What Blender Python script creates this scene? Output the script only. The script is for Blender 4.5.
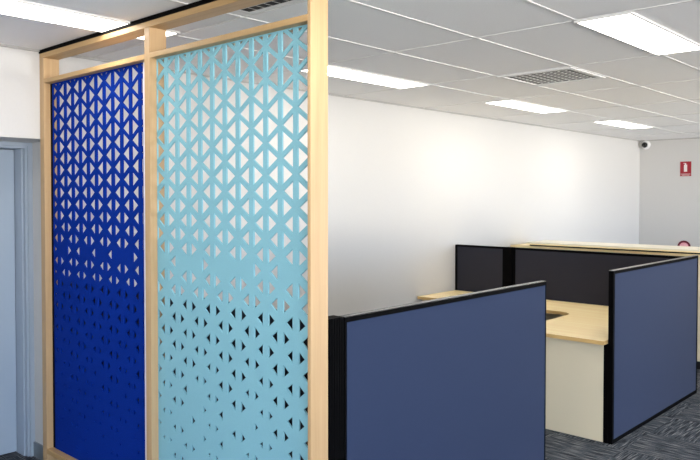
import bpy, bmesh, math, random
from mathutils import Vector, Matrix
from mathutils.geometry import delaunay_2d_cdt

for o in list(bpy.data.objects):
    bpy.data.objects.remove(o)
scene = bpy.context.scene
COL = scene.collection

# ------------------------------------------------------------------ camera
F_PX, YAW, PITCH, ROLL, SHIFT = 722.1, 42.673, -1.293, 0.028, -16.69
cam_d = bpy.data.cameras.new('camera')
cam_d.sensor_fit = 'HORIZONTAL'
cam_d.sensor_width = 36.0
cam_d.lens = 36.0 * F_PX / 700.0
cam_d.shift_y = SHIFT / 700.0
cam_d.clip_start = 0.05
cam = bpy.data.objects.new('camera', cam_d)
COL.objects.link(cam)
cam.location = (0, 0, 1.774)
cam.rotation_euler = (math.radians(90 + PITCH), math.radians(-ROLL), math.radians(YAW))
scene.camera = cam

# ------------------------------------------------------------------ world, daylight, exposure
SKY, UPLIGHT = 19.0, 30.0
world = bpy.data.worlds.new('daylight')
scene.world = world
world.use_nodes = True
wn = world.node_tree
bg = wn.nodes['Background']
# pale blue sky above the horizon; below it an added uplight to brighten the ceiling
_tc = wn.nodes.new('ShaderNodeTexCoord'); _sp = wn.nodes.new('ShaderNodeSeparateXYZ')
_st = wn.nodes.new('ShaderNodeMapRange')
_st.inputs['From Min'].default_value = -0.02; _st.inputs['From Max'].default_value = 0.02
_mx = wn.nodes.new('ShaderNodeMix'); _mx.data_type = 'RGBA'
_mx.inputs['A'].default_value = (UPLIGHT * 1.0, UPLIGHT * .97, UPLIGHT * .93, 1)
_mx.inputs['B'].default_value = (SKY * .64, SKY * .82, SKY * 1.1, 1)
wn.links.new(_tc.outputs['Generated'], _sp.inputs[0]); wn.links.new(_sp.outputs['Z'], _st.inputs['Value'])
wn.links.new(_st.outputs[0], _mx.inputs['Factor']); wn.links.new(_mx.outputs['Result'], bg.inputs['Color'])
scene.view_settings.view_transform = 'Standard'
scene.view_settings.look = 'None'
scene.view_settings.gamma = 1.0
scene.view_settings.use_curve_mapping = False
scene.view_settings.exposure = -0.12
LAMP = 12.5          # brightness of the ceiling light diffusers

# room limits
XW, XR, YN, YF, ZC = -4.55, 4.2, -3.6, 11.95, 2.70
WIN = [(-2.9, -0.7), (-0.1, 1.5), (7.6, 11.6)]
WZ0, WZ1 = 0.35, 2.35
for i, (a, b) in enumerate(WIN):      # sampling portals in the window openings (give no light of their own)
    ld = bpy.data.lights.new('window_portal', 'AREA')
    ld.shape = 'RECTANGLE'; ld.size = WZ1 - WZ0; ld.size_y = b - a
    ld.cycles.is_portal = True
    lo = bpy.data.objects.new('window_portal', ld)
    lo.location = (XR + 0.14, (a + b) / 2, (WZ0 + WZ1) / 2)
    lo.rotation_euler = (0, math.radians(90), 0)
    COL.objects.link(lo)

NWIN = [(1.6, 3.6)]        # unseen window added behind the camera to light the ceiling
for a, b in NWIN:
    ld = bpy.data.lights.new('window_portal', 'AREA')
    ld.shape = 'RECTANGLE'; ld.size = b - a; ld.size_y = WZ1 - WZ0
    ld.cycles.is_portal = True
    lo = bpy.data.objects.new('window_portal', ld)
    lo.location = ((a + b) / 2, YN - 0.14, (WZ0 + WZ1) / 2)
    lo.rotation_euler = (math.radians(90), 0, 0)
    COL.objects.link(lo)

# ------------------------------------------------------------------ helpers
def srgb(r, g, b):
    def f(c):
        c /= 255.0
        return c / 12.92 if c <= 0.04045 else ((c + 0.055) / 1.055) ** 2.4
    return (f(r), f(g), f(b), 1)

def mat(name, col, rough=0.5, metal=0.0, spec=0.5, emit=None, estr=0):
    m = bpy.data.materials.new(name); m.use_nodes = True
    p = m.node_tree.nodes['Principled BSDF']
    p.inputs['Base Color'].default_value = col
    p.inputs['Roughness'].default_value = rough
    p.inputs['Metallic'].default_value = metal
    p.inputs['Specular IOR Level'].default_value = spec
    if emit:
        p.inputs['Emission Color'].default_value = emit
        p.inputs['Emission Strength'].default_value = estr
    return m

def N(m, t, **kw):
    n = m.node_tree.nodes.new(t)
    for k, v in kw.items():
        if k in ('inp',):
            for a, b in v.items(): n.inputs[a].default_value = b
        else: setattr(n, k, v)
    return n

def L(m, a, b): m.node_tree.links.new(a, b)
def P(m): return m.node_tree.nodes['Principled BSDF']

def noisy(m, col, scale=(1, 1, 1), nscale=5, amt=0.12, detail=4, bump=0.0, bdist=0.002, lo=0.3, hi=0.7):
    """base colour times a stretched noise in object space; optional bump"""
    tc = N(m, 'ShaderNodeTexCoord'); mp = N(m, 'ShaderNodeMapping')
    mp.inputs['Scale'].default_value = scale
    L(m, tc.outputs['Object'], mp.inputs['Vector'])
    nz = N(m, 'ShaderNodeTexNoise', inp={'Scale': nscale, 'Detail': detail})
    L(m, mp.outputs[0], nz.inputs['Vector'])
    mr = N(m, 'ShaderNodeMapRange', inp={'From Min': lo, 'From Max': hi, 'To Min': 1 - amt, 'To Max': 1 + amt})
    L(m, nz.outputs['Fac'], mr.inputs['Value'])
    mx = N(m, 'ShaderNodeVectorMath', operation='SCALE')
    mx.inputs[0].default_value = col[:3]
    L(m, mr.outputs[0], mx.inputs['Scale'])
    L(m, mx.outputs[0], P(m).inputs['Base Color'])
    if bump:
        bp = N(m, 'ShaderNodeBump', inp={'Strength': bump, 'Distance': bdist})
        L(m, nz.outputs['Fac'], bp.inputs['Height'])
        L(m, bp.outputs[0], P(m).inputs['Normal'])
    return m

def wood(name, c1, c2, axis, fine=1.0, rough=0.45):
    m = mat(name, c1, rough, 0, 0.35)
    s = [28 * fine] * 3; s[axis] = 1.1
    tc = N(m, 'ShaderNodeTexCoord'); mp = N(m, 'ShaderNodeMapping')
    mp.inputs['Scale'].default_value = s
    L(m, tc.outputs['Object'], mp.inputs['Vector'])
    nz = N(m, 'ShaderNodeTexNoise', inp={'Scale': 1.0, 'Detail': 6, 'Roughness': 0.6, 'Distortion': 0.4})
    L(m, mp.outputs[0], nz.inputs['Vector'])
    cr = N(m, 'ShaderNodeValToRGB')
    cr.color_ramp.elements[0].position = 0.3; cr.color_ramp.elements[0].color = c2
    cr.color_ramp.elements[1].position = 0.68; cr.color_ramp.elements[1].color = c1
    L(m, nz.outputs['Fac'], cr.inputs['Fac'])
    L(m, cr.outputs['Color'], P(m).inputs['Base Color'])
    return m

def box(bm, x0, x1, y0, y1, z0, z1, mi=0):
    vs = [bm.verts.new((x, y, z)) for z in (z0, z1) for y in (y0, y1) for x in (x0, x1)]
    for f in ((0, 2, 3, 1), (4, 5, 7, 6), (0, 1, 5, 4), (1, 3, 7, 5), (3, 2, 6, 7), (2, 0, 4, 6)):
        fc = bm.faces.new([vs[i] for i in f]); fc.material_index = mi

def cyl(bm, p, axis, r, h, seg=32, r2=None, mi=0):
    z = Vector(axis).normalized()
    q = Vector((0, 0, 1)).rotation_difference(z).to_matrix().to_4x4()
    M = Matrix.Translation(Vector(p)) @ q @ Matrix.Translation((0, 0, h / 2))
    g = bmesh.ops.create_cone(bm, cap_ends=True, segments=seg, radius1=r, radius2=r if r2 is None else r2, depth=h, matrix=M)
    for v in g['verts']:
        for f in v.link_faces: f.material_index = mi

def prism(bm, pts, z0, z1, mi=0):
    a = [bm.verts.new((x, y, z0)) for x, y in pts]; b = [bm.verts.new((x, y, z1)) for x, y in pts]
    n = len(pts)
    bm.faces.new(list(reversed(a))).material_index = mi; bm.faces.new(b).material_index = mi
    for i in range(n):
        bm.faces.new((a[i], a[(i + 1) % n], b[(i + 1) % n], b[i])).material_index = mi

def obj(name, build, mats, parent=None, bevel=0.0, smooth=False, **props):
    bm = bmesh.new(); build(bm)
    bmesh.ops.recalc_face_normals(bm, faces=bm.faces)
    me = bpy.data.meshes.new(name); bm.to_mesh(me); bm.free()
    if not isinstance(mats, (list, tuple)): mats = [mats]
    for m in mats: me.materials.append(m)
    if smooth:
        for p in me.polygons: p.use_smooth = True
    o = bpy.data.objects.new(name, me); COL.objects.link(o)
    if parent is not None:
        o.parent = parent
        rt = parent
        off = Vector((0, 0, 0))
        while rt is not None: off += rt.location; rt = rt.parent
        me.transform(Matrix.Translation(-off))
    if bevel:
        b = o.modifiers.new('bevel', 'BEVEL'); b.width = bevel; b.segments = 2; b.limit_method = 'ANGLE'
    for k, v in props.items(): o[k] = v
    return o

def bx(*a): return lambda bm: box(bm, *a)
def bxs(*L_): return lambda bm: [box(bm, *a) for a in L_]

def thing(name, label, cat, loc, group=None):
    o = bpy.data.objects.new(name, None); COL.objects.link(o); o.location = loc
    o.empty_display_size = 0.1
    o['label'] = label; o['category'] = cat
    if group: o['group'] = group
    return o

def copy_tree(root, loc):
    r = root.copy(); COL.objects.link(r); r.location = loc
    for ch in list(root.children):
        c = ch.copy(); COL.objects.link(c); c.parent = r
        for g in list(ch.children):
            d = g.copy(); COL.objects.link(d); d.parent = c
    return r

# ------------------------------------------------------------------ materials
M_wall = noisy(mat('wall_paint', (0, 0, 0, 1), 0.75, 0, 0.3), srgb(205, 204, 202), nscale=60, amt=0.01, bump=0.05, bdist=0.001)
M_tile = noisy(mat('ceiling_tile', (0, 0, 0, 1), 0.9, 0, 0.1), srgb(244, 243, 242), nscale=140, amt=0.035, bump=0.2, bdist=0.001)
M_tbar = mat('white_grid_bar', srgb(226, 225, 223), 0.4, 0, 0.4)
M_shadowline = mat('grey_wall_angle', srgb(170, 168, 165), 0.5)
M_timber_v = wood('pale_timber_upright', srgb(192, 162, 122), srgb(176, 144, 104), 2)
M_timber_h = wood('pale_timber_crosswise', srgb(192, 160, 114), srgb(176, 142, 96), 0)
M_desk = wood('light_oak_laminate', srgb(255, 236, 186), srgb(246, 216, 160), 0, fine=0.8, rough=0.38)
M_glare = mat('cream_glare', srgb(238, 230, 208), 0.35)
M_desk_edge = mat('oak_edge_band', srgb(205, 168, 108), 0.4)
M_black = mat('black_powder_coat', srgb(3, 3, 4), 0.7, 0, 0.05)
M_gloss = mat('black_gloss_cap', srgb(6, 6, 8), 0.22, 0, 0.5)
M_cap = mat('dark_anodised_cap', srgb(120, 118, 116), 0.32, 0.9)
M_white = mat('white_laminate', srgb(222, 208, 178), 0.45)
M_doorblue = mat('grey_blue_door_paint', srgb(158, 172, 187), 0.42, 0, 0.5)
M_framegrey = mat('grey_door_frame_paint', srgb(160, 172, 186), 0.4, 0, 0.5)
M_alu = mat('brushed_aluminium', srgb(150, 158, 162), 0.4, 0.7)
M_stripwhite = mat('pale_edge_strip', srgb(222, 222, 238), 0.4)
M_dark = mat('dark_void', srgb(14, 14, 15), 0.8)
M_vent = mat('grille_white', srgb(200, 198, 192), 0.5)
M_red = mat('sign_red', srgb(158, 24, 42), 0.45)
M_darkred = mat('sign_dark_red', srgb(105, 20, 40), 0.45)
M_pink = mat('sign_pink', srgb(236, 150, 165), 0.5)
M_signwhite = mat('sign_white', srgb(240, 232, 232), 0.5)
M_plastic = mat('white_plastic', srgb(225, 225, 225), 0.35)
M_lens = mat('black_dome', srgb(6, 6, 7), 0.12)
M_lamp = mat('lit_diffuser', (1, 1, 1, 1), 0.5, emit=(1.0, 0.95, 0.87, 1), estr=LAMP)

def fabric(name, col, amt=0.12, sheen=0.0, rough=0.9, ns=500):
    m = noisy(mat(name, col, rough, 0, 0.08), col, nscale=ns, amt=amt, bump=0.25, bdist=0.001)
    P(m).inputs['Sheen Weight'].default_value = sheen
    P(m).inputs['Sheen Roughness'].default_value = 0.4
    return m
M_felt_blue = fabric('royal_blue_felt', srgb(2, 42, 136), 0.25, 0.0, ns=260)
M_felt_teal = fabric('pale_teal_felt', srgb(131, 182, 196), 0.05, 0.0, ns=260)
M_fab_navy = fabric('navy_screen_fabric', srgb(44, 55, 81), 0.05, 0.12)
M_fab_char = fabric('charcoal_screen_fabric', srgb(50, 50, 58), 0.06, 0.1)

# carpet: quarter-turned planks with streaky loop pile
M_carpet = mat('streaky_carpet', (0, 0, 0, 1), 0.95, 0, 0.1)
def carpet(m):
    tc = N(m, 'ShaderNodeTexCoord')
    sep = N(m, 'ShaderNodeSeparateXYZ'); L(m, tc.outputs['Object'], sep.inputs[0])
    def math_(op, a, b=None, c=None):
        n = N(m, 'ShaderNodeMath', operation=op)
        for i, v in enumerate((a, b, c)):
            if v is None: continue
            if isinstance(v, (int, float)): n.inputs[i].default_value = v
            else: L(m, v, n.inputs[i])
        return n.outputs[0]
    T = 0.5
    fx = math_('FLOOR', math_('DIVIDE', sep.outputs[0], T)); fy = math_('FLOOR', math_('DIVIDE', sep.outputs[1], T))
    chk = math_('FLOORED_MODULO', math_('ADD', fx, fy), 2.0)
    cell = N(m, 'ShaderNodeCombineXYZ'); L(m, fx, cell.inputs[0]); L(m, fy, cell.inputs[1])
    wn_ = N(m, 'ShaderNodeTexWhiteNoise'); wn_.noise_dimensions = '3D'; L(m, cell.outputs[0], wn_.inputs['Vector'])
    outs = []
    for sx, sy in ((6, 110), (110, 6)):
        mp = N(m, 'ShaderNodeMapping'); mp.inputs['Scale'].default_value = (sx, sy, 1)
        L(m, tc.outputs['Object'], mp.inputs['Vector'])
        ad = N(m, 'ShaderNodeVectorMath', operation='MULTIPLY_ADD')
        L(m, wn_.outputs['Color'], ad.inputs[0]); ad.inputs[1].default_value = (37, 37, 0); L(m, mp.outputs[0], ad.inputs[2])
        nz = N(m, 'ShaderNodeTexNoise', inp={'Scale': 1.0, 'Detail': 3, 'Roughness': 0.55, 'Distortion': 0.3})
        L(m, ad.outputs[0], nz.inputs['Vector']); outs.append(nz.outputs['Fac'])
    mx = N(m, 'ShaderNodeMix', data_type='FLOAT')
    L(m, chk, mx.inputs['Factor']); L(m, outs[0], mx.inputs['A']); L(m, outs[1], mx.inputs['B'])
    cr = N(m, 'ShaderNodeValToRGB')
    e = cr.color_ramp.elements
    e[0].position = 0.36; e[0].color = srgb(30, 33, 38)
    e[1].position = 0.72; e[1].color = srgb(150, 150, 150)
    k = e.new(0.52); k.color = srgb(68, 74, 82)
    L(m, mx.outputs['Result'], cr.inputs['Fac'])
    L(m, cr.outputs['Color'], P(m).inputs['Base Color'])
    bp = N(m, 'ShaderNodeBump', inp={'Strength': 0.5, 'Distance': 0.004})
    L(m, mx.outputs['Result'], bp.inputs['Height']); L(m, bp.outputs[0], P(m).inputs['Normal'])
carpet(M_carpet)

M_glass = bpy.data.materials.new('window_glass'); M_glass.use_nodes = True
_t = M_glass.node_tree; _t.nodes.remove(_t.nodes['Principled BSDF'])
_a = _t.nodes.new('ShaderNodeBsdfTransparent'); _b = _t.nodes.new('ShaderNodeBsdfGlossy'); _b.inputs['Roughness'].default_value = 0.02
_m = _t.nodes.new('ShaderNodeMixShader'); _m.inputs[0].default_value = 0.05
_t.links.new(_a.outputs[0], _m.inputs[1]); _t.links.new(_b.outputs[0], _m.inputs[2])
_t.links.new(_m.outputs[0], _t.nodes['Material Output'].inputs['Surface'])

# ------------------------------------------------------------------ room shell
S = {'kind': 'structure'}
DY0, DY1, DZ = 1.24, 2.15, 2.14          # door recess in the left wall
XB = -5.20
obj('floor', bx(XB - 0.1, XR + 0.3, YN - 0.2, YF + 0.2, -0.1, 0), M_carpet, **S)
obj('ceiling', bx(XB - 0.1, XR + 0.3, YN - 0.2, YF + 0.2, ZC, ZC + 0.1), M_tile, **S)
obj('wall_left', bxs((XB, XW, YN, DY0, 0, ZC), (XB, XW, DY1, YF, 0, ZC), (XB, XW, DY0, DY1, DZ, ZC), (XB, -5.13, DY0, DY1, 0, DZ)), M_wall, **S)
obj('wall_far', bx(XB, XR + 0.2, YF, YF + 0.15, 0, ZC), M_wall, **S)
xs = [XB] + [v for w in NWIN for v in w] + [XR + .2]
obj('wall_near', bxs(*([(xs[i], xs[i + 1], YN - .2, YN, 0, ZC) for i in range(0, len(xs), 2)] + [q for a, b in NWIN for q in ((a, b, YN - .2, YN, 0, WZ0), (a, b, YN - .2, YN, WZ1, ZC))])), M_wall, **S)
for i, (a, b) in enumerate(NWIN):
    w = bpy.data.objects.new('window_%d' % (i + 4), None); COL.objects.link(w); w['kind'] = 'structure'
    w.location = ((a + b) / 2, YN - .1, WZ0)
    t = .04; c = (a + b) / 2; p, q = YN - .12, YN - .06
    obj('window_frame', bxs((a, b, p, q, WZ0, WZ0 + t), (a, b, p, q, WZ1 - t, WZ1), (a, a + t, p, q, WZ0 + t, WZ1 - t),
        (b - t, b, p, q, WZ0 + t, WZ1 - t), (c - t / 2, c + t / 2, p, q, WZ0 + t, WZ1 - t)), M_alu, w)
    obj('window_pane', bxs((a + t, c - t / 2, YN - .092, YN - .088, WZ0 + t, WZ1 - t), (c + t / 2, b - t, YN - .092, YN - .088, WZ0 + t, WZ1 - t)), M_glass, w)
seg = []
ys = [YN] + [v for w in WIN for v in w] + [YF]
for i in range(0, len(ys), 2): seg.append((XR, XR + 0.2, ys[i], ys[i + 1], 0, ZC))
for a, b in WIN: seg += [(XR, XR + 0.2, a, b, 0, WZ0), (XR, XR + 0.2, a, b, WZ1, ZC)]
obj('wall_right', bxs(*seg), M_wall, **S)
for i, (a, b) in enumerate(WIN):
    w = bpy.data.objects.new('window_%d' % (i + 1), None); COL.objects.link(w); w['kind'] = 'structure'
    w.location = (XR + 0.1, (a + b) / 2, WZ0)
    t = 0.04; c = (a + b) / 2
    obj('window_frame', bxs((XR + .06, XR + .12, a, b, WZ0, WZ0 + t), (XR + .06, XR + .12, a, b, WZ1 - t, WZ1),
        (XR + .06, XR + .12, a, a + t, WZ0 + t, WZ1 - t), (XR + .06, XR + .12, b - t, b, WZ0 + t, WZ1 - t),
        (XR + .06, XR + .12, c - t / 2, c + t / 2, WZ0 + t, WZ1 - t)), M_alu, w)
    obj('window_pane', bxs((XR + .088, XR + .092, a + t, c - t / 2, WZ0 + t, WZ1 - t), (XR + .088, XR + .092, c + t / 2, b - t, WZ0 + t, WZ1 - t)), M_glass, w)

# ceiling grid: T bars every 0.6 m across and 1.2 m along
GX = [-1.71 + 0.615 * k for k in range(-3, 10)]
GY = [3.60 + 1.223 * k for k in range(-5, 7)]
def tbars(bm):
    for x in GX:
        if XW < x < XR: box(bm, x - .011, x + .011, YN, YF, ZC - .004, ZC + .002)
    for y in GY:
        if YN < y < YF: box(bm, XW, XR, y - .008, y + .008, ZC - .0035, ZC + .0015)
obj('trim_1', tbars, M_tbar, **S)
obj('trim_2', bxs((XW, XW + .018, DY0 - 3, YF, ZC - .012, ZC + .002), (XW, XR, YF - .018, YF, ZC - .012, ZC + .002)), M_shadowline, **S)
# skirtings
obj('baseboard_left', bxs((XW, XW + .012, 2.15, 2.16, 0, .1), (XW, XW + .012, 2.30, 7.79, 0, .1), (XW, XW + .012, 8.30, YF, 0, .1), (XW, XW + .012, YN, DY0, 0, .1)), M_alu, **S)
obj('baseboard_recess', bx(-4.925, XW, DY1 - .012, DY1, 0, .1), M_alu, **S)
obj('baseboard_far', bx(XW + .012, XR, YF - .012, YF, 0, .1), M_alu, **S)

# door in the recess
door = bpy.data.objects.new('door_1', None); COL.objects.link(door); door.location = (-5.05, 1.7, 0); door['kind'] = 'structure'
obj('door_frame', bxs((-5.13, -4.93, 2.105, 2.15, 0, DZ), (-5.13, -4.93, 1.24, 1.285, 0, DZ), (-5.13, -4.93, 1.285, 2.105, 2.10, DZ),
    (-5.09, -4.96, 2.093, 2.105, 0, 2.10), (-4.945, -4.915, 2.12, 2.15, 0, DZ), (-4.945, -4.915, 1.24, 2.12, 2.115, DZ)), M_framegrey, door, bevel=.002)
obj('door_leaf', bx(-5.115, -5.07, 1.29, 2.09, .01, 2.095), M_doorblue, door, bevel=.002)
def handle(bm):
    cyl(bm, (-5.07, 1.36, 1.02), (1, 0, 0), .026, .012); cyl(bm, (-5.06, 1.36, 1.02), (1, 0, 0), .009, .05)
    cyl(bm, (-5.015, 1.352, 1.02), (0, 1, 0), .009, .13)
obj('door_handle', handle, M_alu, door, smooth=True)

# ------------------------------------------------------------------ ceiling lights
def make_light(loc, label, group):
    t = thing('ceiling_light', label, 'ceiling light', loc, group)
    x, y, z = loc
    obj('light_frame', bxs((x - .15, x + .15, y, y + .012, z - .012, z + .001), (x - .15, x + .15, y + 1.178, y + 1.19, z - .012, z + .001),
        (x - .15, x - .138, y + .012, y + 1.178, z - .012, z + .001), (x + .138, x + .15, y + .012, y + 1.178, z - .012, z + .001)), M_tbar, t)
    obj('diffuser', bx(x - .138, x + .138, y + .012, y + 1.178, z - .009, z - .002), M_lamp, t)
    return t
G = 'rectangular ceiling light panels'
lt = make_light((-1.57, 3.6, ZC), 'largest lit ceiling light panel, at the upper right of the photo', G)
for x, y, lab in ((-3.69, 3.61, 'lit ceiling light panel just right of the timber screen post'),
                  (-3.67, 6.055, 'lit ceiling light panel beyond the larger air vent, between two others by the long wall'),
                  (-3.66, 8.50, 'lit ceiling light panel farthest away, nearest the security camera'),
                  (-3.605, 1.155, 'lit ceiling light panel at the upper left, in front of the timber screen')):
    c = copy_tree(lt, (x, y, ZC)); c['label'] = lab
ROWX = {-3.67: 'near the door wall', -1.57: 'over the aisle', 0.53: 'over the open floor', 2.63: 'beside the windows'}
ROWY = {-1.19: 'behind the viewer', 1.21: 'level with the door', 3.61: 'level with the navy partition', 6.06: 'level with the desk', 8.5: 'level with the far counter'}
OUT = [(-1.57, 6.06), (-1.57, 8.5), (-1.57, 1.21), (-1.57, -1.19), (-3.67, -1.19)] + [(x, y) for x in (0.53, 2.63) for y in (-1.19, 1.21, 3.61, 6.06, 8.5)]  # unseen panels added to help light the room
for x, y in OUT:
    c = copy_tree(lt, (x, y, ZC)); c['label'] = 'lit ceiling light panel out of view %s, %s' % (ROWX[x], ROWY[y]); c['group'] = 'ceiling light panels out of view'

# ------------------------------------------------------------------ air vents
def make_vent(x0, y0, label, dp=.012):
    t = thing('air_vent', label, 'air vent', (x0 + .3, y0 + .3, ZC))
    w = .6; z = ZC; zf = z - dp; zb = z - dp * .55
    obj('vent_frame', bxs((x0, x0 + w, y0, y0 + .035, zf, z + .001), (x0, x0 + w, y0 + w - .035, y0 + w, zf, z + .001),
        (x0, x0 + .035, y0 + .035, y0 + w - .035, zf, z + .001), (x0 + w - .035, x0 + w, y0 + .035, y0 + w - .035, zf, z + .001)), M_tbar, t)
    obj('backing', bx(x0 + .035, x0 + w - .035, y0 + .035, y0 + w - .035, z - dp * .2, z + .0005), M_dark, t)
    def grille(bm):
        n = 9
        for i in range(1, n):
            a = x0 + .035 + (w - .07) * i / n; b = y0 + .035 + (w - .07) * i / n
            box(bm, a - .0025, a + .0025, y0 + .035, y0 + w - .035, zb, z - dp * .2)
            box(bm, x0 + .035, x0 + w - .035, b - .0025, b + .0025, zb, z - dp * .2)
    obj('grille', grille, M_vent, t)
make_vent(-2.93, 4.83, 'square grey air vent grille in the ceiling near the largest light panel')
make_vent(-2.87, 1.765, 'square air vent grille in the ceiling seen above the teal panel', .0024)

# ------------------------------------------------------------------ timber room divider with perforated panels
Y0, Y1 = 2.037, 2.138
PY0, PY1 = 2.078, 2.086
rd = thing('room_divider', 'tall timber framed room divider holding blue and teal perforated panels', 'room divider', (-3.3, 2.09, 0))
obj('post', bx(-4.545, -4.488, Y0, Y1, 0, 2.645), M_timber_v, rd, bevel=.002)
obj('post', bx(-3.327, -3.277, Y0, Y1, 0, 2.645), M_timber_v, rd, bevel=.002)
obj('post', bx(-2.113, -2.094, Y0, Y1, 0, 2.645), M_timber_v, rd, bevel=.002)
obj('top_beam', bx(-4.545, -2.094, Y0, Y1, 2.645, 2.676), M_timber_h, rd, bevel=.002)
obj('head_channel', bx(-4.545, -2.094, Y0 - .004, Y1, 2.676, 2.6972), M_black, rd, label='black channel between beam and ceiling')
for a, b in ((-4.488, -3.327), (-3.277, -2.113)):
    obj('upper_rail', bx(a, b, Y0, Y1, 2.486, 2.513), M_timber_h, rd, bevel=.002)
    obj('bottom_rail', bx(a, b, Y0, Y1, .147, .178), M_timber_h, rd, bevel=.002)
obj('edge_strip', bx(-3.4075, -3.3275, PY0 + .001, PY1 - .001, .179, 2.485), M_stripwhite, rd, label='thin pale strip beside blue panel')

obj('shadow_strip', bx(-4.4875, -4.4585, PY0 + .001, PY1 + .004, .179, 2.485), M_black, rd, label='black strip drawing the shadow beside blue panel')  # black stands in for the shaded gap at the panel edge

TAB = [(2.6, .0135, .047, .068), (2.1, .0135, .046, .067), (1.87, .015, .042, .062), (1.59, .0165, .037, .051), (1.31, .0185, .032, .042),
       (1.17, .019, .029, .037), (.90, .020, .024, .030), (.75, .0205, .021, .026), (.5, .0225, .015, .019), (.3, .024, .011, .014), (.15, .025, .008, .010)]
def size(z):
    for (a, *p), (b, *q) in zip(TAB, TAB[1:]):
        if z >= b:
            t = max(0, min(1, (z - b) / (a - b)))
            return [qq + (pp - qq) * t for pp, qq in zip(p, q)]
    return TAB[-1][1:]
def clip(poly, x0, x1, z0, z1):
    for ax, lim, sgn in ((0, x0, 1), (0, x1, -1), (1, z0, 1), (1, z1, -1)):
        out = []
        for i in range(len(poly)):
            p, q = poly[i - 1], poly[i]
            a, b = (p[ax] - lim) * sgn, (q[ax] - lim) * sgn
            if (a < 0) != (b < 0):
                t = a / (a - b); out.append((p[0] + t * (q[0] - p[0]), p[1] + t * (q[1] - p[1])))
            if b >= 0: out.append(q)
        poly = out
        if len(poly) < 3: return None
    ar = abs(sum(poly[i - 1][0] * poly[i][1] - poly[i][0] * poly[i - 1][1] for i in range(len(poly)))) / 2
    return poly if ar > 6e-6 else None

def panel(name, x0, x1, xc, dx, phase, keep, seed, m, zt=2.485, zb=.1785, label=None):
    """felt board with real triangular cut-outs: pairs of triangles either side of upright bars"""
    rnd = random.Random(seed)
    s = .1410
    verts, faces = [], []
    def sp(pts):
        n = len(verts)
        if sum(pts[i - 1][0] * pts[i][1] - pts[i][0] * pts[i - 1][1] for i in range(len(pts))) < 0: pts = pts[::-1]
        verts.extend(Vector(p) for p in pts); faces.append(list(range(n, n + len(pts))))
    sp([(x0, zb), (x1, zb), (x1, zt), (x0, zt)])
    for c in range(-14, 15):
        X = xc + c * dx
        if X < x0 - dx or X > x1 + dx: continue
        odd = (c + phase) % 2
        for r in range(-14, 8):
            z = 1.870 + r * s + (s / 2 if odd else 0)
            if z > 2.60 or z < .22: continue
            g, h, w = size(z)
            for side in (-1, 1):
                if not odd and abs(z - (1.870 - 3 * s)) < .01:
                    if (c, side) not in keep: continue
                f = 1.0
                if z < 1.1:
                    f = 1.0 + .16 * (1 if (c % 4 in (0, 1)) else -1) * min(1, (1.1 - z) / .3)
                    if z < .82 and rnd.random() < .12: continue
                    if z < .5 and rnd.random() < .12: continue
                hh, ww = h * f * 1.04, w * f + .002
                p = [(X + side * g, z - hh), (X + side * (g + ww), z), (X + side * g, z + hh)]
                p = clip(p, x0 + .003, x1 - .003, zb + .003, zt - .006)
                if p: sp(p)
    vo, eo, fo, _, _, of = delaunay_2d_cdt(verts, [], faces, 0, 1e-6)
    bm = bmesh.new()
    bv = [bm.verts.new((v.x - rd.location.x, PY0 - rd.location.y, v.y)) for v in vo]
    for f, src in zip(fo, of):
        if src == [0]: bm.faces.new([bv[i] for i in f])
    bmesh.ops.recalc_face_normals(bm, faces=bm.faces)
    r_ = bmesh.ops.extrude_face_region(bm, geom=list(bm.faces))
    bmesh.ops.translate(bm, verts=[g_ for g_ in r_['geom'] if isinstance(g_, bmesh.types.BMVert)], vec=(0, PY1 - PY0, 0))
    bmesh.ops.recalc_face_normals(bm, faces=bm.faces)
    me = bpy.data.meshes.new(name); bm.to_mesh(me); bm.free()
    me.materials.append(m)
    o = bpy.data.objects.new(name, me); COL.objects.link(o); o.parent = rd
    o['label'] = label
    return o
panel('blue_panel', -4.458, -3.408, -3.443, .0945, 1, {(-2, -1), (-1, 1), (-5, -1), (0, 1), (-6, 1), (-11, 1)} | {(-3, -1), (-7, -1), (-9, 1)}, 3, M_felt_blue, label='royal blue felt panel with triangular cut-outs')
panel('teal_panel', -3.277, -2.113, -2.325, .0965, 0, {(0, -1), (-2, 1), (2, -1), (-6, 1), (-8, -1)}, 5, M_felt_teal, label='pale teal felt panel with triangular cut-outs')

# ------------------------------------------------------------------ partition screens
HP = 1.250
def screen_y(name_label, x0, x1, y0, y1, fm, z0=0.0, cap=True, fr=.03, group=None, h=None, capm=None):
    """partition running along Y; faces look along X"""
    t = thing('desk_partition', name_label, 'partition', ((x0 + x1) / 2, (y0 + y1) / 2, 0), group)
    z1 = h or HP
    obj('frame', bxs((x0, x1, y0, y0 + fr, z0, z1 - .004), (x0, x1, y1 - fr * .7, y1, z0, z1 - .004), (x0, x1, y0 + fr, y1 - fr * .7, z1 - .026, z1 - .004),
        (x0, x1, y0 + fr, y1 - fr * .7, z0, z0 + .03)), M_black, t, bevel=.0015)
    obj('fabric_panel', bx(x0 + .003, x1 - .003, y0 + fr, y1 - fr * .7, z0 + .03, z1 - .026), fm, t)
    obj('top_cap', bx(x0 + .002, x1 - .002, y0 + .002, y1 - .002, z1 - .004, z1), capm or M_cap, t)
    return t
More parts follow.
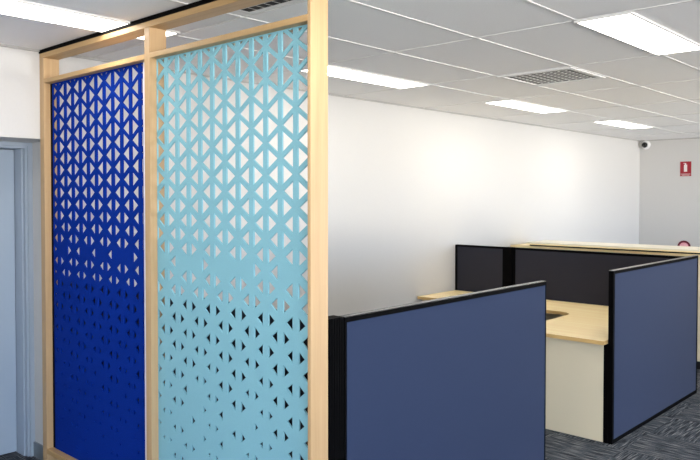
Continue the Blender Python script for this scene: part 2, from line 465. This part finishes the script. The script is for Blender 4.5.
def screen_x(name_label, x0, x1, y0, y1, fm, fr=.028, group=None, capm=None, h=HP):
    t = thing('desk_partition', name_label, 'partition', ((x0 + x1) / 2, (y0 + y1) / 2, 0), group)
    z1 = h
    obj('frame', bxs((x0, x0 + fr, y0, y1, 0, z1 - .004), (x1 - fr, x1, y0, y1, 0, z1 - .004), (x0 + fr, x1 - fr, y0, y1, z1 - .02, z1 - .004), (x0 + fr, x1 - fr, y0, y1, 0, .03)), M_black, t, bevel=.0015)
    obj('fabric_panel', bx(x0 + fr, x1 - fr, y0 + .003, y1 - .003, .03, z1 - .02), fm, t)
    obj('top_cap', bx(x0 + .002, x1 - .002, y0 + .002, y1 - .002, z1 - .004, z1), capm or M_black, t)
    return t

# return behind the timber divider (dark behind the lower cut-outs)
screen_x('charcoal partition standing behind the timber divider, seen through its lower cut-outs', -4.548, -2.17, 2.150, 2.190, M_fab_char, h=1.262)
p1 = screen_y('large navy fabric partition in the centre foreground beside the timber divider', -2.14, -2.10, 2.246, 4.05, M_fab_navy, fr=.014, h=1.262, capm=M_gloss)
def corner_post(bm):
    box(bm, -2.168, -2.104, 2.152, 2.246, 0, 1.262)
    for k in range(6):                       # vertical ribs of the extrusion
        y = 2.156 + k * .015
        box(bm, -2.104, -2.102, y, y + .008, 0, 1.260)
    for k in range(4):
        x = -2.164 + k * .015
        box(bm, x, x + .007, 2.148, 2.152, 0, 1.260)
obj('corner_post', corner_post, M_black, p1, label='ribbed black corner post')
screen_y('navy fabric partition on the right beside the desk end', -2.136, -2.10, 5.05, 6.92, M_fab_navy)
screen_x('narrow dark grey partition standing against the white wall', -4.548, -3.925, 6.65, 6.69, M_fab_char)
pb = screen_x('wide dark grey partition behind the desk, in front of the long counter', -3.83, -2.14, 6.65, 6.69, M_fab_char)
obj('joining_post', bx(-3.924, -3.831, 6.64, 6.70, 0, HP + .001), M_black, pb, bevel=.002, label='broad black joining post')

# ------------------------------------------------------------------ corner desk
dk = thing('corner_desk', 'light oak corner desk with white end panel between the partitions', 'desk', (-2.5, 5.9, 0))
def top_pts():
    pts = [(-2.142, 4.99), (-2.142, 6.64), (-4.535, 6.64), (-4.535, 5.95)]
    cx, cy, r = -3.00, 5.90, .14                      # rounded inside corner
    for i in range(0, 13):
        a = math.radians(90 - 90 * i / 12)
        pts.append((cx + r * math.cos(a), cy + r * math.sin(a)))
    pts += [(-2.86, 5.45), (-2.86, 4.99)]
    return pts
def top_build(bm):
    prism(bm, top_pts(), .719, .747)
    for f in bm.faces:
        if abs(f.normal.z) < .5: f.material_index = 1
o = obj('worktop', lambda bm: (prism(bm, top_pts(), .719, .747), bm.normal_update(), [setattr(f, 'material_index', 1) for f in bm.faces if abs(f.normal.z) < .5]), [M_desk, M_desk_edge], dk)
obj('end_panel', bx(-2.84, -2.168, 5.045, 5.07, .004, .719), M_white, dk, label='white end panel under the desk')
obj('end_panel', bx(-4.525, -4.50, 6.02, 6.64, .004, .719), M_white, dk)
obj('modesty_panel', bx(-4.50, -2.20, 6.62, 6.64, .25, .719), M_white, dk)
obj('gap_shade_block', bx(-2.167, -2.138, 5.05, 5.09, 0, .719), M_black, dk, label='black block darkening the gap beside the end panel')  # black block put in to paint the shade of the gap here
obj('support_leg', bx(-3.06, -3.0, 6.52, 6.62, 0, .719), M_white, dk)

# ------------------------------------------------------------------ long counter behind
ct = thing('storage_counter', 'long waist-high counter with pale timber top behind the partitions', 'counter', (-2.4, 8.05, 0))
CX1 = 0.6
obj('cabinet_body', bx(-4.535, CX1, 7.84, 8.26, .09, 1.165), M_white, ct)
obj('plinth', bx(-4.52, CX1 - .02, 7.88, 8.24, 0, .09), M_dark, ct, label='black recessed plinth')
obj('lower_top', bx(-4.535, CX1, 7.815, 8.27, 1.165, 1.19), M_desk, ct)
obj('upper_top', bx(-4.30, CX1, 7.78, 8.29, 1.207, 1.221), M_desk, ct)
obj('glare_sheet', bx(-4.298, CX1 - .002, 7.783, 8.288, 1.221, 1.237), M_glare, ct, label='counter top surface with window glare painted cream')  # cream colour paints window glare onto the timber top
obj('shadow_spacer', bx(-4.28, CX1 - .02, 7.83, 8.27, 1.19, 1.207), M_dark, ct)  # coloured dark to draw the shadow line under the upper top
k = 0
x = -4.53
while x < CX1 - .3:
    d = obj('door', bx(x + .003, x + .503, 7.822, 7.8395, .1, 1.155), M_white, ct)
    x += .51

# ------------------------------------------------------------------ wall things
cm = thing('security_camera', 'small white dome security camera with black lens high in the room corner', 'security camera', (-4.46, YF, 2.62))
obj('mount', lambda bm: (box(bm, -4.535, -4.50, YF - .06, YF, 2.60, 2.665), box(bm, -4.50, -4.45, YF - .05, YF - .02, 2.625, 2.645)), M_vent, cm)
def shell(bm): cyl(bm, (-4.45, YF, 2.625), (0, -1, 0), .075, .05, r2=.06)
obj('housing', shell, M_plastic, cm)
def dome(bm):
    bmesh.ops.create_uvsphere(bm, u_segments=24, v_segments=16, radius=.045, matrix=Matrix.Translation((-4.45, YF - .055, 2.622)))
obj('lens_dome', dome, M_lens, cm, smooth=True)

sg = thing('fire_extinguisher_sign', 'red rectangular fire extinguisher sign on the far white wall', 'sign', (-3.845, YF, 2.22))
obj('board', bx(-3.91, -3.745, YF - .006, YF - .0005, 2.105, 2.335), M_red, sg)
def picto(bm):
    y0, y1 = YF - .0085, YF - .006
    box(bm, -3.853, -3.805, y0, y1, 2.175, 2.285)
    box(bm, -3.840, -3.818, y0, y1, 2.285, 2.303)
    box(bm, -3.862, -3.822, y0, y1, 2.303, 2.311)
obj('extinguisher_symbol', picto, M_signwhite, sg)
obj('text_band', bxs((-3.902, -3.753, YF - .0085, YF - .006, 2.135, 2.141), (-3.885, -3.77, YF - .0085, YF - .006, 2.117, 2.123)), M_signwhite, sg)

rs = thing('round_sign', 'round red bordered notice on the far wall, half hidden by the counter', 'sign', (-3.84, YF, .99))
def disc(bm): cyl(bm, (-3.84, YF - .0005, .99), (0, -1, 0), .100, .005, seg=48)
obj('board', disc, M_darkred, rs)
def disc2(bm): cyl(bm, (-3.84, YF - .0055, .99), (0, -1, 0), .070, .002, seg=48)
obj('centre', disc2, M_pink, rs, label='pale pink centre')
obj('text_band', bxs((-3.88, -3.80, YF - .009, YF - .0075, 1.032, 1.038), (-3.895, -3.785, YF - .009, YF - .0075, 1.012, 1.018), (-3.895, -3.785, YF - .009, YF - .0075, .99, .996)), M_signwhite, rs)
